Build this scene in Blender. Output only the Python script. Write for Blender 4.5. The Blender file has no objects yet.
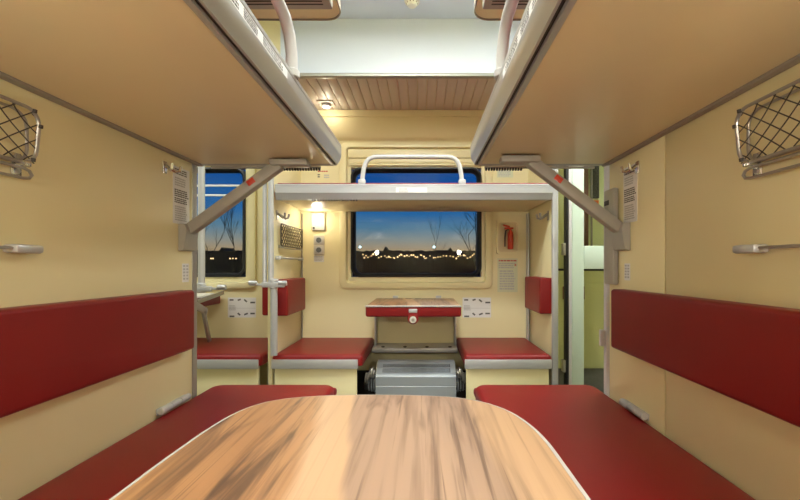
import bpy, bmesh, math, random
from mathutils import Vector, Matrix
random.seed(7)
S = bpy.context.scene
COL = S.collection
F = 391.0                      # focal length in pixels of an 800 px frame
ZC = 1.02                      # eye height above the floor
PI = math.pi

# ------------------------------------------------------------------ materials
def mat(name, col, rough=.5, metal=0., bump=0., bscale=200., vary=0., vscale=6., spec=.5, coat=0., emit=None, estr=0.):
    m = bpy.data.materials.new(name); m.use_nodes = True
    nt = m.node_tree; p = nt.nodes['Principled BSDF']
    c = (*col, 1)
    p.inputs['Base Color'].default_value = c
    p.inputs['Roughness'].default_value = rough
    p.inputs['Metallic'].default_value = metal
    p.inputs['Specular IOR Level'].default_value = spec
    p.inputs['Coat Weight'].default_value = coat
    tc = nt.nodes.new('ShaderNodeTexCoord')
    if vary > 0:
        n = nt.nodes.new('ShaderNodeTexNoise'); n.inputs['Scale'].default_value = vscale; n.inputs['Detail'].default_value = 4
        nt.links.new(tc.outputs['Object'], n.inputs['Vector'])
        r = nt.nodes.new('ShaderNodeMapRange'); r.inputs[3].default_value = 1-vary; r.inputs[4].default_value = 1+vary
        nt.links.new(n.outputs['Fac'], r.inputs[0])
        mx = nt.nodes.new('ShaderNodeVectorMath'); mx.operation = 'SCALE'; mx.inputs[0].default_value = col
        nt.links.new(r.outputs[0], mx.inputs['Scale']); nt.links.new(mx.outputs[0], p.inputs['Base Color'])
    if bump > 0:
        n2 = nt.nodes.new('ShaderNodeTexNoise'); n2.inputs['Scale'].default_value = bscale; n2.inputs['Detail'].default_value = 2
        nt.links.new(tc.outputs['Object'], n2.inputs['Vector'])
        b = nt.nodes.new('ShaderNodeBump'); b.inputs['Strength'].default_value = bump; b.inputs['Distance'].default_value = .002
        nt.links.new(n2.outputs['Fac'], b.inputs['Height']); nt.links.new(b.outputs[0], p.inputs['Normal'])
    if emit:
        p.inputs['Emission Color'].default_value = (*emit, 1); p.inputs['Emission Strength'].default_value = estr
    return m

def wood_mat():
    m = bpy.data.materials.new('walnut_laminate'); m.use_nodes = True
    nt = m.node_tree; N = nt.nodes; L = nt.links; p = N['Principled BSDF']
    tc = N.new('ShaderNodeTexCoord')
    def noise(sc, det, vec, dist=0.):
        n = N.new('ShaderNodeTexNoise'); n.inputs['Scale'].default_value = sc; n.inputs['Detail'].default_value = det
        n.inputs['Distortion'].default_value = dist; L.new(vec, n.inputs['Vector']); return n.outputs['Fac']
    def mapping(s, l=(0, 0, 0)):
        mp = N.new('ShaderNodeMapping'); mp.inputs['Scale'].default_value = s; mp.inputs['Location'].default_value = l
        L.new(tc.outputs['Object'], mp.inputs['Vector']); return mp.outputs[0]
    def ramp(fac, stops):
        r = N.new('ShaderNodeValToRGB'); e = r.color_ramp.elements
        while len(e) < len(stops): e.new(.5)
        for i, (q, c) in enumerate(stops): e[i].position = q; e[i].color = (*c, 1)
        L.new(fac, r.inputs[0]); return r.outputs[0]
    def mix(f, a, b, mode='MIX'):
        x = N.new('ShaderNodeMix'); x.data_type = 'RGBA'; x.blend_type = mode
        if isinstance(f, float): x.inputs[0].default_value = f
        else: L.new(f, x.inputs[0])
        L.new(a, x.inputs[6]); L.new(b, x.inputs[7]); return x.outputs[2]
    def math_(op, a, b):
        q = N.new('ShaderNodeMath'); q.operation = op
        for k, v in enumerate((a, b)):
            if isinstance(v, (int, float)): q.inputs[k].default_value = v
            else: L.new(v, q.inputs[k])
        return q.outputs[0]
    sep = N.new('ShaderNodeSeparateXYZ'); L.new(tc.outputs['Object'], sep.inputs[0])
    wob = noise(1.0, 3, mapping((9, 2.2, 1)), .4)
    xs = math_('ADD', math_('ADD', sep.outputs['X'], math_('MULTIPLY', sep.outputs['Y'], .14)), math_('MULTIPLY', math_('SUBTRACT', wob, .5), .05))
    t = math_('ADD', math_('MULTIPLY', xs, 1.25), .5)                # planks across the board: 0 left edge, 1 right edge
    base = ramp(t, [(.10, (.45, .26, .135)), (.20, (.36, .19, .085)), (.33, (.31, .155, .07)), (.41, (.38, .205, .10)), (.435, (.54, .35, .215)), (.50, (.52, .335, .20)), (.515, (.355, .23, .16)), (.66, (.40, .265, .185)), (.76, (.34, .225, .16)), (.80, (.49, .315, .19)), (.92, (.44, .27, .15))])
    plain = ramp(t, [(0., (1, 1, 1)), (.41, (1, 1, 1)), (.44, (.12, .12, .12)), (.50, (.12, .12, .12)), (.52, (.8, .8, .8)), (.77, (.8, .8, .8)), (.81, (.35, .35, .35))])
    grain = noise(1.0, 5, mapping((75, 2.4, 1)), .6)
    g = ramp(grain, [(.30, (.58, .53, .50)), (.50, (1, 1, 1)), (.7, (1.06, 1.04, 1.02))])
    c = mix(plain, base, mix(1.0, base, g, 'MULTIPLY'))
    dk = N.new('ShaderNodeRGB'); dk.outputs[0].default_value = (.085, .046, .028, 1)
    st = noise(1.0, 4, mapping((26, 2.6, 1), (3.1, 1.3, 0)), 1.4)
    sm = ramp(st, [(.54, (0, 0, 0)), (.70, (.85, .85, .85))])
    c = mix(math_('MULTIPLY', sm, plain), c, dk.outputs[0])
    fl = noise(1.0, 3, mapping((95, 1.6, 1), (7.7, .4, 0)), .9)
    fm = ramp(fl, [(.60, (0, 0, 0)), (.68, (.7, .7, .7))])
    c = mix(math_('MULTIPLY', fm, plain), c, dk.outputs[0])
    L.new(c, p.inputs['Base Color']); p.inputs['Roughness'].default_value = .4
    return m

def glass_mat():
    m = bpy.data.materials.new('window_glass'); m.use_nodes = True
    nt = m.node_tree; N = nt.nodes; L = nt.links
    N.remove(N['Principled BSDF']); o = N['Material Output']
    fr = N.new('ShaderNodeFresnel'); fr.inputs['IOR'].default_value = 1.38
    t = N.new('ShaderNodeBsdfTransparent'); t.inputs[0].default_value = (.93, .97, 1, 1)
    g = N.new('ShaderNodeBsdfGlossy'); g.inputs['Roughness'].default_value = .01
    mx = N.new('ShaderNodeMixShader')
    L.new(fr.outputs[0], mx.inputs[0]); L.new(t.outputs[0], mx.inputs[1]); L.new(g.outputs[0], mx.inputs[2]); L.new(mx.outputs[0], o.inputs[0])
    return m

M = dict(
    cream=mat('cream_laminate', (.81, .735, .45), .38, vary=.04, vscale=2.5, bump=.03, bscale=60),
    board=mat('beige_board', (.74, .63, .385), .33, vary=.05, vscale=3),
    niche=mat('white_panel', (.64, .71, .82), .45, vary=.02),
    ceil=mat('ceiling_paint', (.66, .745, .93), .6),
    slat=mat('mauve_slats', (.60, .55, .49), .5, vary=.04),
    red=mat('red_vinyl', (.215, .010, .011), .38, bump=.25, bscale=420, vary=.10, vscale=5, spec=.3),
    alut=mat('dull_aluminium', (.36, .355, .33), .38, metal=.4),
    alu=mat('grey_aluminium', (.52, .53, .55), .33, metal=.35),
    aluk=mat('satin_aluminium', (.46, .45, .44), .30, metal=.5),
    alud=mat('taupe_metal', (.30, .265, .225), .45, metal=.1),
    strut=mat('taupe_plastic', (.33, .315, .275), .42),
    dark=mat('dark_groove', (.035, .03, .028), .6),
    rubber=mat('black_rubber', (.012, .012, .013), .4),
    chrome=mat('chrome', (.75, .75, .74), .18, metal=1.),
    wire=mat('dark_wire', (.10, .085, .06), .35, metal=.6),
    net=mat('dark_cord', (.055, .045, .035), .7),
    steel=mat('brushed_steel', (.42, .40, .37), .35, metal=.7),
    rail=mat('painted_rail', (.50, .50, .50), .35),
    paper=mat('paper', (.78, .78, .78), .7),
    paperg=mat('greenish_paper', (.66, .69, .50), .7),
    ink=mat('ink', (.12, .12, .12), .7),
    inkg=mat('pale_ink', (.48, .48, .48), .7),
    inkr=mat('red_ink', (.55, .12, .08), .7),
    wood=wood_mat(), glass=glass_mat(),
    white=mat('white_plastic', (.84, .84, .82), .35),
    socket=mat('grey_plastic', (.56, .54, .49), .4),
    heat=mat('heater_grey', (.34, .38, .42), .4, metal=.25),
    grill=mat('grille_dark', (.10, .11, .12), .5),
    mint=mat('mint_paint', (.58, .70, .62), .4),
    lilac=mat('lilac_grey', (.60, .60, .64), .4),
    green=mat('yellow_green_paint', (.70, .72, .36), .45),
    brown=mat('brown_panel', (.25, .10, .06), .5),
    orange=mat('orange_sign', (.85, .16, .03), .5),
    floor=mat('dark_linoleum', (.20, .20, .19), .5, vary=.15, vscale=40),
    refl=mat('red_reflector', (.55, .05, .02), .3),
    bright=mat('lit_lamp', (.9, .9, .88), .4, emit=(1, .93, .80), estr=6),
    spot=mat('lit_spot', (.9, .9, .88), .4, emit=(1, .93, .80), estr=3),
    diff=mat('lit_diffuser', (.9, .9, .9), .4, emit=(1, .96, .90), estr=4),
    brick=mat('dark_facade', (.05, .05, .055), .8),
    snow=mat('dusk_ground', (.022, .03, .045), .9, vary=.4, vscale=.15),
    hedge=mat('dark_treeline', (.008, .011, .018), .9),
    bark=mat('bare_bark', (.02, .017, .014), .9),
    litw=mat('lit_window', (.8, .5, .2), .5, emit=(1, .62, .25), estr=1.6),
    lampw=mat('street_light', (1, .9, .7), .5, emit=(1, .60, .25), estr=2.6),
    lampc=mat('cool_street_light', (.7, 1, 1), .5, emit=(.6, .95, 1), estr=5.),
)

# ------------------------------------------------------------------ mesh builder
ORG = {}
class MB:
    def __init__(s): s.v = []; s.f = []; s.m = []; s.mats = []
    def mi(s, m):
        if m not in s.mats: s.mats.append(m)
        return s.mats.index(m)
    def add(s, vs, fs, m):
        b = len(s.v); k = s.mi(m)
        s.v += [Vector(v) for v in vs]
        for f in fs: s.f.append([b+i for i in f]); s.m.append(k)
        return s
    def box(s, x0, x1, y0, y1, z0, z1, m, bev=0., seg=2):
        x0, x1 = min(x0, x1), max(x0, x1); y0, y1 = min(y0, y1), max(y0, y1); z0, z1 = min(z0, z1), max(z0, z1)
        bm = bmesh.new(); bmesh.ops.create_cube(bm, size=1)
        for v in bm.verts: v.co = Vector((x0+(v.co.x+.5)*(x1-x0), y0+(v.co.y+.5)*(y1-y0), z0+(v.co.z+.5)*(z1-z0)))
        if bev > 0: bmesh.ops.bevel(bm, geom=list(bm.edges), offset=min(bev, .49*min(x1-x0, y1-y0, z1-z0)), segments=seg, affect='EDGES', profile=.5)
        s.bmadd(bm, m); return s
    def bmadd(s, bm, m, mx=None):
        bm.verts.index_update()
        s.add([(mx @ v.co if mx else v.co.copy()) for v in bm.verts], [[v.index for v in f.verts] for f in bm.faces], m); bm.free()
    def obox(s, p, q, w, h, m, up=(0, 0, 1), bev=0.):           # bar from p to q, w wide, h along up
        p = Vector(p); q = Vector(q); d = q-p; L = d.length; d.normalize()
        u = Vector(up); sd = d.cross(u).normalized(); u = sd.cross(d)
        bm = bmesh.new(); bmesh.ops.create_cube(bm, size=1)
        for v in bm.verts: v.co = Vector((v.co.x*L, v.co.y*w, v.co.z*h))
        if bev > 0: bmesh.ops.bevel(bm, geom=list(bm.edges), offset=bev, segments=2, affect='EDGES', profile=.5)
        mx = Matrix.Translation((p+q)/2) @ Matrix((d, sd, u)).transposed().to_4x4()
        s.bmadd(bm, m, mx); return s
    def tube(s, pts, r, m, n=10, closed=False, cap=True):
        pts = [Vector(p) for p in pts]; k = len(pts); rs = r if isinstance(r, (list, tuple)) else [r]*k
        ring = []; prev = None
        for i, p in enumerate(pts):
            a = pts[(i-1) % k] if (closed or i > 0) else p; b = pts[(i+1) % k] if (closed or i < k-1) else p
            t = (b-a).normalized()
            if prev is None:
                ax = Vector((0, 0, 1)) if abs(t.z) < .9 else Vector((1, 0, 0)); nrm = t.cross(ax).normalized()
            else: nrm = (prev - t*prev.dot(t)).normalized()
            prev = nrm; bi = t.cross(nrm)
            ring.append([p + (nrm*math.cos(2*PI*j/n) + bi*math.sin(2*PI*j/n))*rs[i] for j in range(n)])
        s.loft(ring, m, closed=closed, cap=cap and not closed); return s
    def loft(s, loops, m, closed=False, cap=True, open_loop=False):
        n = len(loops[0]); k = len(loops); vs = [p for l in loops for p in l]; fs = []
        for i in range(k if closed else k-1):
            a = i*n; b = ((i+1) % k)*n
            for j in range(n-1 if open_loop else n):
                j2 = (j+1) % n; fs.append([a+j, a+j2, b+j2, b+j])
        if cap: fs.append(list(range(n))[::-1]); fs.append([(k-1)*n+j for j in range(n)])
        s.add(vs, fs, m); return s
    def cyl(s, p, q, r, m, n=20, bev=0.): 
        p = Vector(p); q = Vector(q)
        if bev > 0:
            d = (q-p).normalized()
            return s.tube([p, p+d*1e-5, p+d*bev, q-d*bev, q-d*1e-5, q], [r-bev, r-bev, r, r, r-bev, r-bev], m, n)
        return s.tube([p, q], r, m, n)
    def prism(s, poly, axis, a, b, m):          # poly in the two other axes, in x,y,z order
        def pt(u, v, w): return {'x': (w, u, v), 'y': (u, w, v), 'z': (u, v, w)}[axis]
        return s.loft([[pt(u, v, a) for u, v in poly], [pt(u, v, b) for u, v in poly]], m)
    def ring(s, out, inn, fn, d0, d1, m):       # flat ring between two equal-length outlines
        A = [fn(u, v, d1) for u, v in out]; B = [fn(u, v, d1) for u, v in inn]; C = [fn(u, v, d0) for u, v in inn]; D = [fn(u, v, d0) for u, v in out]
        return s.loft([A, B, C, D], m, closed=True, cap=False)
    def pad(s, fn, u0, u1, v0, v1, w0, w1, rc, re, m, seg=4, both=False, crown=0.):   # upholstered slab; w1 face is rounded
        L = []
        def lp(i, w): return [fn(u, v, w) for u, v in rr(u0+i, u1-i, v0+i, v1-i, max(rc-i, .004))]
        if both:
            for k in range(seg+1):
                a = PI/2*k/seg; L.append(lp(re*(1-math.sin(a)), w0+(1 if w1 > w0 else -1)*re*(1-math.cos(a))))
        else: L.append(lp(0, w0))
        sg = 1 if w1 > w0 else -1
        for k in range(seg+1):
            a = PI/2*k/seg; L.append(lp(re*(1-math.cos(a)), w1-sg*re*(1-math.sin(a))))
        if crown:
            mx = min(u1-u0, v1-v0)/2
            for t in (.12, .3, .55, .8): L.append(lp(re+(mx-re-.01)*t, w1+sg*crown*math.sin(t*PI/2)))
        return s.loft(L, m)
    def build(s, name, parent=None, angle=40):
        me = bpy.data.meshes.new(name)
        if parent is not None: org = ORG[parent.name]
        else:
            xs = [v.x for v in s.v]; ys = [v.y for v in s.v]; zs = [v.z for v in s.v]
            org = Vector(((min(xs)+max(xs))/2, (min(ys)+max(ys))/2, min(zs)))
        me.from_pydata([v-org for v in s.v], [], s.f)
        for m in s.mats: me.materials.append(m)
        for p, k in zip(me.polygons, s.m): p.material_index = k; p.use_smooth = True
        bm = bmesh.new(); bm.from_mesh(me); bmesh.ops.recalc_face_normals(bm, faces=bm.faces); bm.to_mesh(me); bm.free()
        me.set_sharp_from_angle(angle=math.radians(angle))
        o = bpy.data.objects.new(name, me); COL.objects.link(o)
        if parent is not None: o.parent = parent
        else: o.location = org
        ORG[o.name] = org
        return o

def rr(x0, x1, y0, y1, r, n=6):
    r = min(r, (x1-x0)/2-1e-4, (y1-y0)/2-1e-4); P = []
    for cx, cy, a0 in ((x1-r, y1-r, 0), (x0+r, y1-r, 90), (x0+r, y0+r, 180), (x1-r, y0+r, 270)):
        for k in range(n+1):
            a = math.radians(a0+90*k/n); P.append((cx+r*math.cos(a), cy+r*math.sin(a)))
    return P
def P(px, py, D): return Vector(((px-422)*D/F, D, ZC-(py-266)*D/F))     # a measured pixel at a known depth
def tag(o, label, cat, group=None, kind=None):
    o['label'] = label; o['category'] = cat
    if group: o['group'] = group
    if kind: o['kind'] = kind
    return o
def thing(name, label, cat, loc, group=None):
    o = bpy.data.objects.new(name, None); o.empty_display_size = .05; COL.objects.link(o); o.location = loc
    ORG[o.name] = Vector(loc); return tag(o, label, cat, group)
def struct(name, mb, parent=None):
    o = mb.build(name, parent)
    if parent is None: o['kind'] = 'structure'
    return o
FX = lambda u, v, w: (w, u, v)        # (along Y, Z, along X)
FY = lambda u, v, w: (u, w, v)        # (X, Z, along Y)
FZ = lambda u, v, w: (u, v, w)

WL, WR = -.954, .789                  # compartment walls
YE = 1.65                             # their aisle ends
YF, YB = 2.40, 3.0                    # front of the side berths, window wall
HC = 2.53
CH = [M[k] for k in ()]

# ------------------------------------------------------------------ shell
struct('floor', MB().box(-3.0, 1.75, -.32, 3.08, -.06, 0, M['floor']))
struct('ceiling', MB().box(-3.0, 1.75, -.32, 3.08, HC, HC+.05, M['ceil']))
struct('wall_outer', MB().box(-3.0, 1.75, -.36, -.30, 0, HC, M['cream']))
struct('wall_far_left', MB().box(-3.06, -3.0, -.36, 3.08, 0, HC, M['cream']))
struct('wall_far_right', MB().box(1.75, 1.81, -.36, 3.08, 0, HC, M['cream']))
def partition(name, face, back, joint):
    m = MB(); sg = 1 if back > face else -1
    # panels with fine joints
    ys = [-.30]+joint+[YE]
    for a, b in zip(ys[:-1], ys[1:]): m.box(face, back, a+.003, b-.003, 0, HC, M['cream'], .003)
    m.box(face+sg*.006, back-sg*.006, -.30, YE, 0, HC, M['dark'])
    return struct(name, m)
partition('wall_left', WL, WL-.03, [])
partition('wall_right', WR, WR+.03, [1.27])
struct('trim_1', MB().box(WL-.033, WL+.004, YE-.029, YE+.002, 0, HC, M['alut'], .002))
struct('trim_2', MB().box(WR-.012, WR+.033, YE-.002, YE+.025, 0, HC, M['lilac'], .004))

# window wall with two openings
W1 = (-.545, .456, .935, 1.775); W2 = (-2.36, -1.352, .935, 1.775)
wb = MB()
def wall_with_holes(m, x0, x1, holes, z1, y0, y1, mt):
    x = x0
    for (a, b, c, d) in sorted(holes):
        m.box(x, a, y0, y1, 0, z1, mt); m.box(a, b, y0, y1, 0, c, mt); m.box(a, b, y0, y1, d, z1, mt); x = b
    m.box(x, x1, y0, y1, 0, z1, mt)
wall_with_holes(wb, -3.0, 1.75, [W1, W2], HC, YB, YB+.07, M['cream'])
struct('wall_back', wb)
def window(name, W):
    a, b, c, d = W
    m = MB()
    o1 = rr(a-.085, b+.08, c-.085, 1.96, .05); o2 = rr(a-.075, b+.07, c-.075, 1.95, .045); i1 = rr(a-.035, b+.03, c-.045, 1.925, .03); i0 = rr(a-.025, b+.02, c-.035, 1.915, .025)
    m.loft([[FY(u, v, YB-.0005) for u, v in o1], [FY(u, v, YB-.022) for u, v in o1], [FY(u, v, YB-.028) for u, v in o2],
            [FY(u, v, YB-.028) for u, v in i1], [FY(u, v, YB-.004) for u, v in i0], [FY(u, v, YB-.0005) for u, v in i0]], M['cream'], closed=True, cap=False)
    fr = struct(name, m)
    g = MB(); go = rr(a, b, c, d, .075, 8); gm = rr(a+.012, b-.012, c+.012, d-.012, .065, 8); gi = rr(a+.03, b-.03, c+.03, d-.03, .05, 8)
    g.loft([[FY(u, v, YB) for u, v in go], [FY(u, v, YB-.012) for u, v in go], [FY(u, v, YB-.014) for u, v in gm],
            [FY(u, v, YB+.01) for u, v in gi], [FY(u, v, YB+.06) for u, v in gi], [FY(u, v, YB+.06) for u, v in go]], M['rubber'], closed=True, cap=False)
    g.build('gasket', fr)
    MB().box(a+.02, b-.02, YB+.03, YB+.036, c+.02, d-.02, M['glass']).build('pane', fr)
    bl = MB()
    bl.box(a-.02, b+.015, YB-.02, YB+.005, 1.845, 1.912, M['cream'], .006); bl.box(a-.02, b+.015, YB-.014, YB+.005, 1.806, 1.842, M['cream'], .006)
    bl.box(a-.02, b+.015, YB-.018, YB+.004, 1.786, 1.803, M['cream'], .004)
    bl.build('roller_blind', fr)
    return fr
w1 = window('window_1', W1); w2 = window('window_2', W2)
for z in (1.628, 1.555):
    MB().tube([(-2.4, YB-.04, z), (-1.345, YB-.04, z)], .008, M['white']).build('curtain_rod', w2)
# cornice, luggage niche and slatted soffit above the side berths
cn = [(3.0, 1.945), (2.982, 1.95), (2.978, 1.975), (2.965, 1.985), (2.958, 2.0), (2.945, 2.05), (2.935, 2.10), (2.932, 2.135), (2.922, 2.14), (2.922, 2.186), (3.0, 2.186)]
struct('trim_3', MB().prism(cn, 'x', -3.0, 1.75, M['cream']))
struct('trim_4', MB().box(-.865, 1.75, 2.385, 2.40, 2.185, HC, M['niche'], .003))
struct('trim_5', MB().box(-3.0, -.869, 2.40, 2.415, 2.185, HC, M['cream'], .003))
struct('trim_6', MB().box(-3.0, 1.75, 2.365, 2.40, 2.168, 2.19, M['alut'], .004))
sf = MB(); x = -2.99
while x < 1.74:
    sf.box(x, x+.060, 2.40, YB, 2.188, 2.20, M['slat'], .004); x += .063
sf.box(-3.0, 1.75, 2.40, YB, 2.196, 2.215, M['board'])  # pale backing in the gaps paints the highlight lines along the slats
struct('trim_7', sf)
# side partitions
struct('wall_side_left', MB().box(-.955, -.928, 2.42, YB, 0, 2.186, M['cream'], .003))
struct('wall_side_right', MB().box(.815, .84, 2.42, YB, 0, 2.186, M['cream'], .003))
struct('trim_8', MB().box(.80, .836, 2.395, 2.42, 0, HC, M['alu'], .004))
struct('shade_panel', MB().box(-.90, .79, YB-.014, YB-.001, 0, .22, M['dark']))  # added dark panel: paints the shade under the seats and around the heater
struct('trim_10', MB().box(.797, .808, 2.94, YB-.001, 0, 1.42, M['alu'], .003).box(-.921, -.914, 2.985, YB-.001, .46, 1.42, M['alud'], .002))

# ------------------------------------------------------------------ table in front
def trap(i, z):
    out = []
    pts = [(-.363, -.10), (.196, -.10), (.196, .60), (.188, .665), (.165, .735), (.115, .79), (.05, .815), (-.05, .824), (-.17, .824), (-.245, .812), (-.305, .79), (-.343, .74), (-.358, .66), (-.363, .55)]
    cx, cy = -.085, .36
    n = len(pts)
    for k in range(n):
        p = Vector(pts[k]); a = Vector(pts[k-1]); b = Vector(pts[(k+1) % n])
        t = ((p-a).normalized()+(b-p).normalized()).normalized(); nn = Vector((t.y, -t.x)); out.append((p.x-nn.x*i, p.y-nn.y*i, z))
    return out
def smooth_poly(P0, it=2):
    for _ in range(it):
        Q = []
        for k in range(len(P0)):
            a = Vector(P0[k]); b = Vector(P0[(k+1) % len(P0)])
            if (b-a).length > .3: Q += [tuple(a*.98+b*.02), tuple(a*.02+b*.98)]
            else: Q += [tuple(a*.75+b*.25), tuple(a*.25+b*.75)]
        P0 = Q
    return P0
T = thing('table', 'wood-patterned table with rounded corners standing between the two red benches', 'table', (-.085, .36, 0))
ou = smooth_poly(trap(0, .75)); zs = lambda L, z: [(p[0], p[1], z) for p in L]
inn = smooth_poly(trap(.007, .75))
MB().loft([zs(inn, .722), zs(inn, .7505)], M['wood']).build('tabletop', T)
MB().loft([zs(inn, .721), zs(ou, .721), zs(ou, .749), zs(inn, .7512)], M['rail'], closed=True, cap=False).build('edge_trim', T)
MB().cyl((-.085, .12, .02), (-.085, .12, .722), .025, M['alu']).build('leg', T)
MB().cyl((-.085, .12, 0), (-.085, .12, .022), .11, M['alu'], bev=.006).build('foot_plate', T)

# ------------------------------------------------------------------ lower benches, backrests
def bench(side):
    s = 1 if side == 'left' else -1
    wall = WL if s == 1 else WR; inner = -.392 if s == 1 else .238
    t = thing('bench', 'long red-cushioned bench along the %s wall beside the wood table' % side, 'bench', ((wall+inner)/2, .75, 0), 'lower benches')
    x0, x1 = sorted((wall+s*.001, inner))
    MB().box(*sorted((wall+s*.002, inner-s*.05)), -.29, 1.64, 0, .405, M['cream'], .004).build('base', t)
    mb = MB(); mb.pad(FZ, x0, x1, -.29, 1.80, .41, .479, .055, .022, M['red'], both=True, crown=.004)
    c = mb.build('cushion', t)
    # stitched corner tab on the aisle corner
    MB().box(*sorted((inner-s*.05, inner+s*.002)), 1.74, 1.804, .425, .462, M['red'], .012).build('corner_tab', c)
    h = MB(); a, b = (1.40, 1.57) if s == 1 else (1.355, 1.51)
    xx = wall+s*.017
    L = (b-a)/3
    for k in range(3): h.cyl((xx, a+k*L+.001, .497), (xx, a+(k+1)*L-.001, .497), .0135-.002*(k == 1), M['alu'], 14, .002)
    h.box(*sorted((wall+.0005*s, wall+s*.006)), a, b, .482, .506, M['alu'], .002)
    h.build('hinge', t)
bench('left'); bench('right')
def backrest(side):
    s = 1 if side == 'left' else -1; wall = WL if s == 1 else WR
    y1 = 1.56 if s == 1 else 1.537
    mb = MB(); mb.pad(FX, -.28, y1, .69 if s == 1 else .70, .925 if s == 1 else .93, wall-s*.001, wall+s*.05, .012, .012, M['red'])
    tag(mb.build('backrest'), 'long red backrest pad on the %s compartment wall above the bench' % side, 'backrest', 'long backrests')
backrest('left'); backrest('right')

# ------------------------------------------------------------------ upper berths in the compartment
def strokes(mb, fn, u0, u1, v0, v1, w0, w1, rows, m, fill=.9, h=.6, seedv=1):
    R = random.Random(seedv); dv = (v1-v0)/rows
    for k in range(rows):
        u = u0; end = u0+(u1-u0)*(fill if k % 3 else min(1, fill+.1)*R.uniform(.8, 1))
        while abs(u-u0) < abs(end-u0):
            L = (u1-u0)*R.uniform(.06, .2); e = u+L
            if abs(e-u0) > abs(end-u0): e = end
            a = fn(u, v1-dv*(k+.2), w0); b = fn(e, v1-dv*(k+.2+h), w1)
            mb.box(a[0], b[0], a[1], b[1], a[2], b[2], m); u = e+(u1-u0)*.03
def berth(side):
    s = 1 if side == 'left' else -1; wall = WL if s == 1 else WR; inner = -.338 if s == 1 else .203
    w = abs(inner-wall); zb = 1.446; ye = 1.685
    t = thing('upper_berth', 'grey-edged upper berth folded down from the %s compartment wall, seen from below' % side, 'berth', ((wall+inner)/2, .7, zb), 'compartment upper berths')
    fn = lambda u, v, z: (wall+s*u, v, z)
    MB().pad(fn, .026, w-.045, -.28, ye-.03, zb+.016, zb+.002, .03, .003, M['board']).build('board', t)
    # aluminium edge profile swept round the inner and aisle edges
    prof = [(.047, .002), (.040, -.001), (.032, -.001), (.030, .008), (.0245, .008), (.022, .001), (.016, .001), (.014, .006), (.006, .018), (.001, .034), (.0, .040), (.0, .066), (.0015, .068), (.0, .070), (.0, .079), (.012, .082), (.047, .082)]
    def path(i):
        r = .05; rad = max(r-i, .004); q = [(w-i, -.28)]
        cx, cy = w-i-rad, ye-i-rad
        for k in range(9):
            a = PI/2*k/8; q.append((cx+rad*math.cos(a), cy+rad*math.sin(a)))
        q.append((.028, ye-i)); return q
    for sel, m in ((slice(0, 17), M['aluk']),):
        loops = [[fn(u, v, zb+z) for u, v in path(i)] for i, z in prof[sel]]
        mb = MB(); k = mb.loft(loops, m, closed=True, cap=False, open_loop=True)
    # dark groove strip
    g = [[fn(u, v, zb+z) for u, v in path(i)] for i, z in ((.0305, .002), (.0305, .0075), (.0235, .0075), (.0235, .002))]
    fr = mb.build('edge_profile', t, 25)
    g2 = MB(); g2.loft([[fn(u, v, zb+z) for u, v in path(i)] for i, z in ((.031, .0078), (.024, .0078), (.024, .005), (.031, .005))], M['dark'], closed=True, cap=False, open_loop=True)
    g2.build('groove', fr)
    MB().pad(fn, .03, w-.05, -.28, ye-.05, zb+.018, zb+.11, .05, .02, M['red'], crown=.004).build('mattress', t)
    MB().box(wall+s*.001, wall+s*.026, -.28, ye-.02, zb-.004, zb+.05, M['alud'], .004).build('wall_rail', t)
    # printed label on the inner face
    lb = MB(); lx0, lx1 = inner+s*.0002, inner+s*.0008; xi = inner+s*.0003
    fl = lambda u, v, q: (q, u, v)
    lb.box(lx0, lx0+s*.0004, .52, .98, zb+.042, zb+.065, M['paper'])
    for (a, b, rows, m) in ((.56, .655, 3, M['dark']), (.67, .725, 3, M['dark']), (.74, .81, 4, M['dark']), (.83, .96, 3, M['ink'])):
        strokes(lb, fl, a, b, zb+.044, zb+.064, lx0, lx1, rows, m, seedv=rows)
    lb.build('printed_label', fr)
    # guard rail rising from the inner edge
    xi = inner-s*.012
    ya = 1.05; pts = [(xi, ya, zb+.08), (xi, ya, zb+.14), (xi-s*.004, ya-.006, zb+.19), (xi-s*.008, ya-.03, zb+.225), (xi-s*.012, ya-.075, zb+.24), (xi-s*.012, .62, zb+.24), (xi-s*.012, .56, zb+.24), (xi-s*.008, .515, zb+.225), (xi-s*.004, .49, zb+.19), (xi, .484, zb+.14), (xi, .484, zb+.08)]
    r = MB().tube(pts, .0155, M['rail'], 14)
    gr = r.build('guard_rail', t)
    for y in (ya, .484): MB().cyl((xi, y, zb+.078), (xi, y, zb+.10), .021, M['rail'], 16, .003).build('rail_foot', gr)
    # fold-down strut
    ys = 1.57 if s == 1 else 1.52
    foot = Vector((wall+s*.022, ys, 1.165)); top = Vector((wall+s*(.385 if s == 1 else .37), ys, zb-.006))
    st = MB(); st.obox(foot, top-Vector((s*.0, 0, .012)), .045, .044, M['strut'], (0, 1, 0), .008)
    so = st.build('strut', t)
    e = MB(); e.box(top.x-s*.035, top.x+s*.115, ys-.032, ys+.026, zb-.028, zb-.002, M['strut'], .007); e.build('end_plate', so)
    wf = MB(); wf.prism([(wall+s*.001, 1.08), (wall+s*.022, 1.085), (wall+s*.034, 1.16), (wall+s*.026, 1.185), (wall+s*.001, 1.185)], 'y', ys-.042, ys+.042, M['strut']); wf.build('wall_foot', so)
    c = foot.lerp(top, .70); d = (top-foot).normalized()
    rf = MB(); rf.obox(c-d*.016-Vector((0, .0225, .004)), c+d*.016-Vector((0, .0225, .004)), .022, .004, M['refl'], (0, 1, 0), .001); rf.build('red_reflector', so)['label'] = 'red reflector on the strut'
    # toothed strip under the aisle edge
    q = MB(); a, b = (.40, .52) if s == 1 else (.375, .47)
    u = .36
    q.box(wall+s*.05, wall+s*.52, ye-.012, ye-.004, zb-.008, zb+.001, M['alud'])
    while u < .52: q.box(wall+s*u, wall+s*(u+.008), ye-.014, ye-.002, zb-.017, zb-.005, M['dark'], .002); u += .0115
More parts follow.
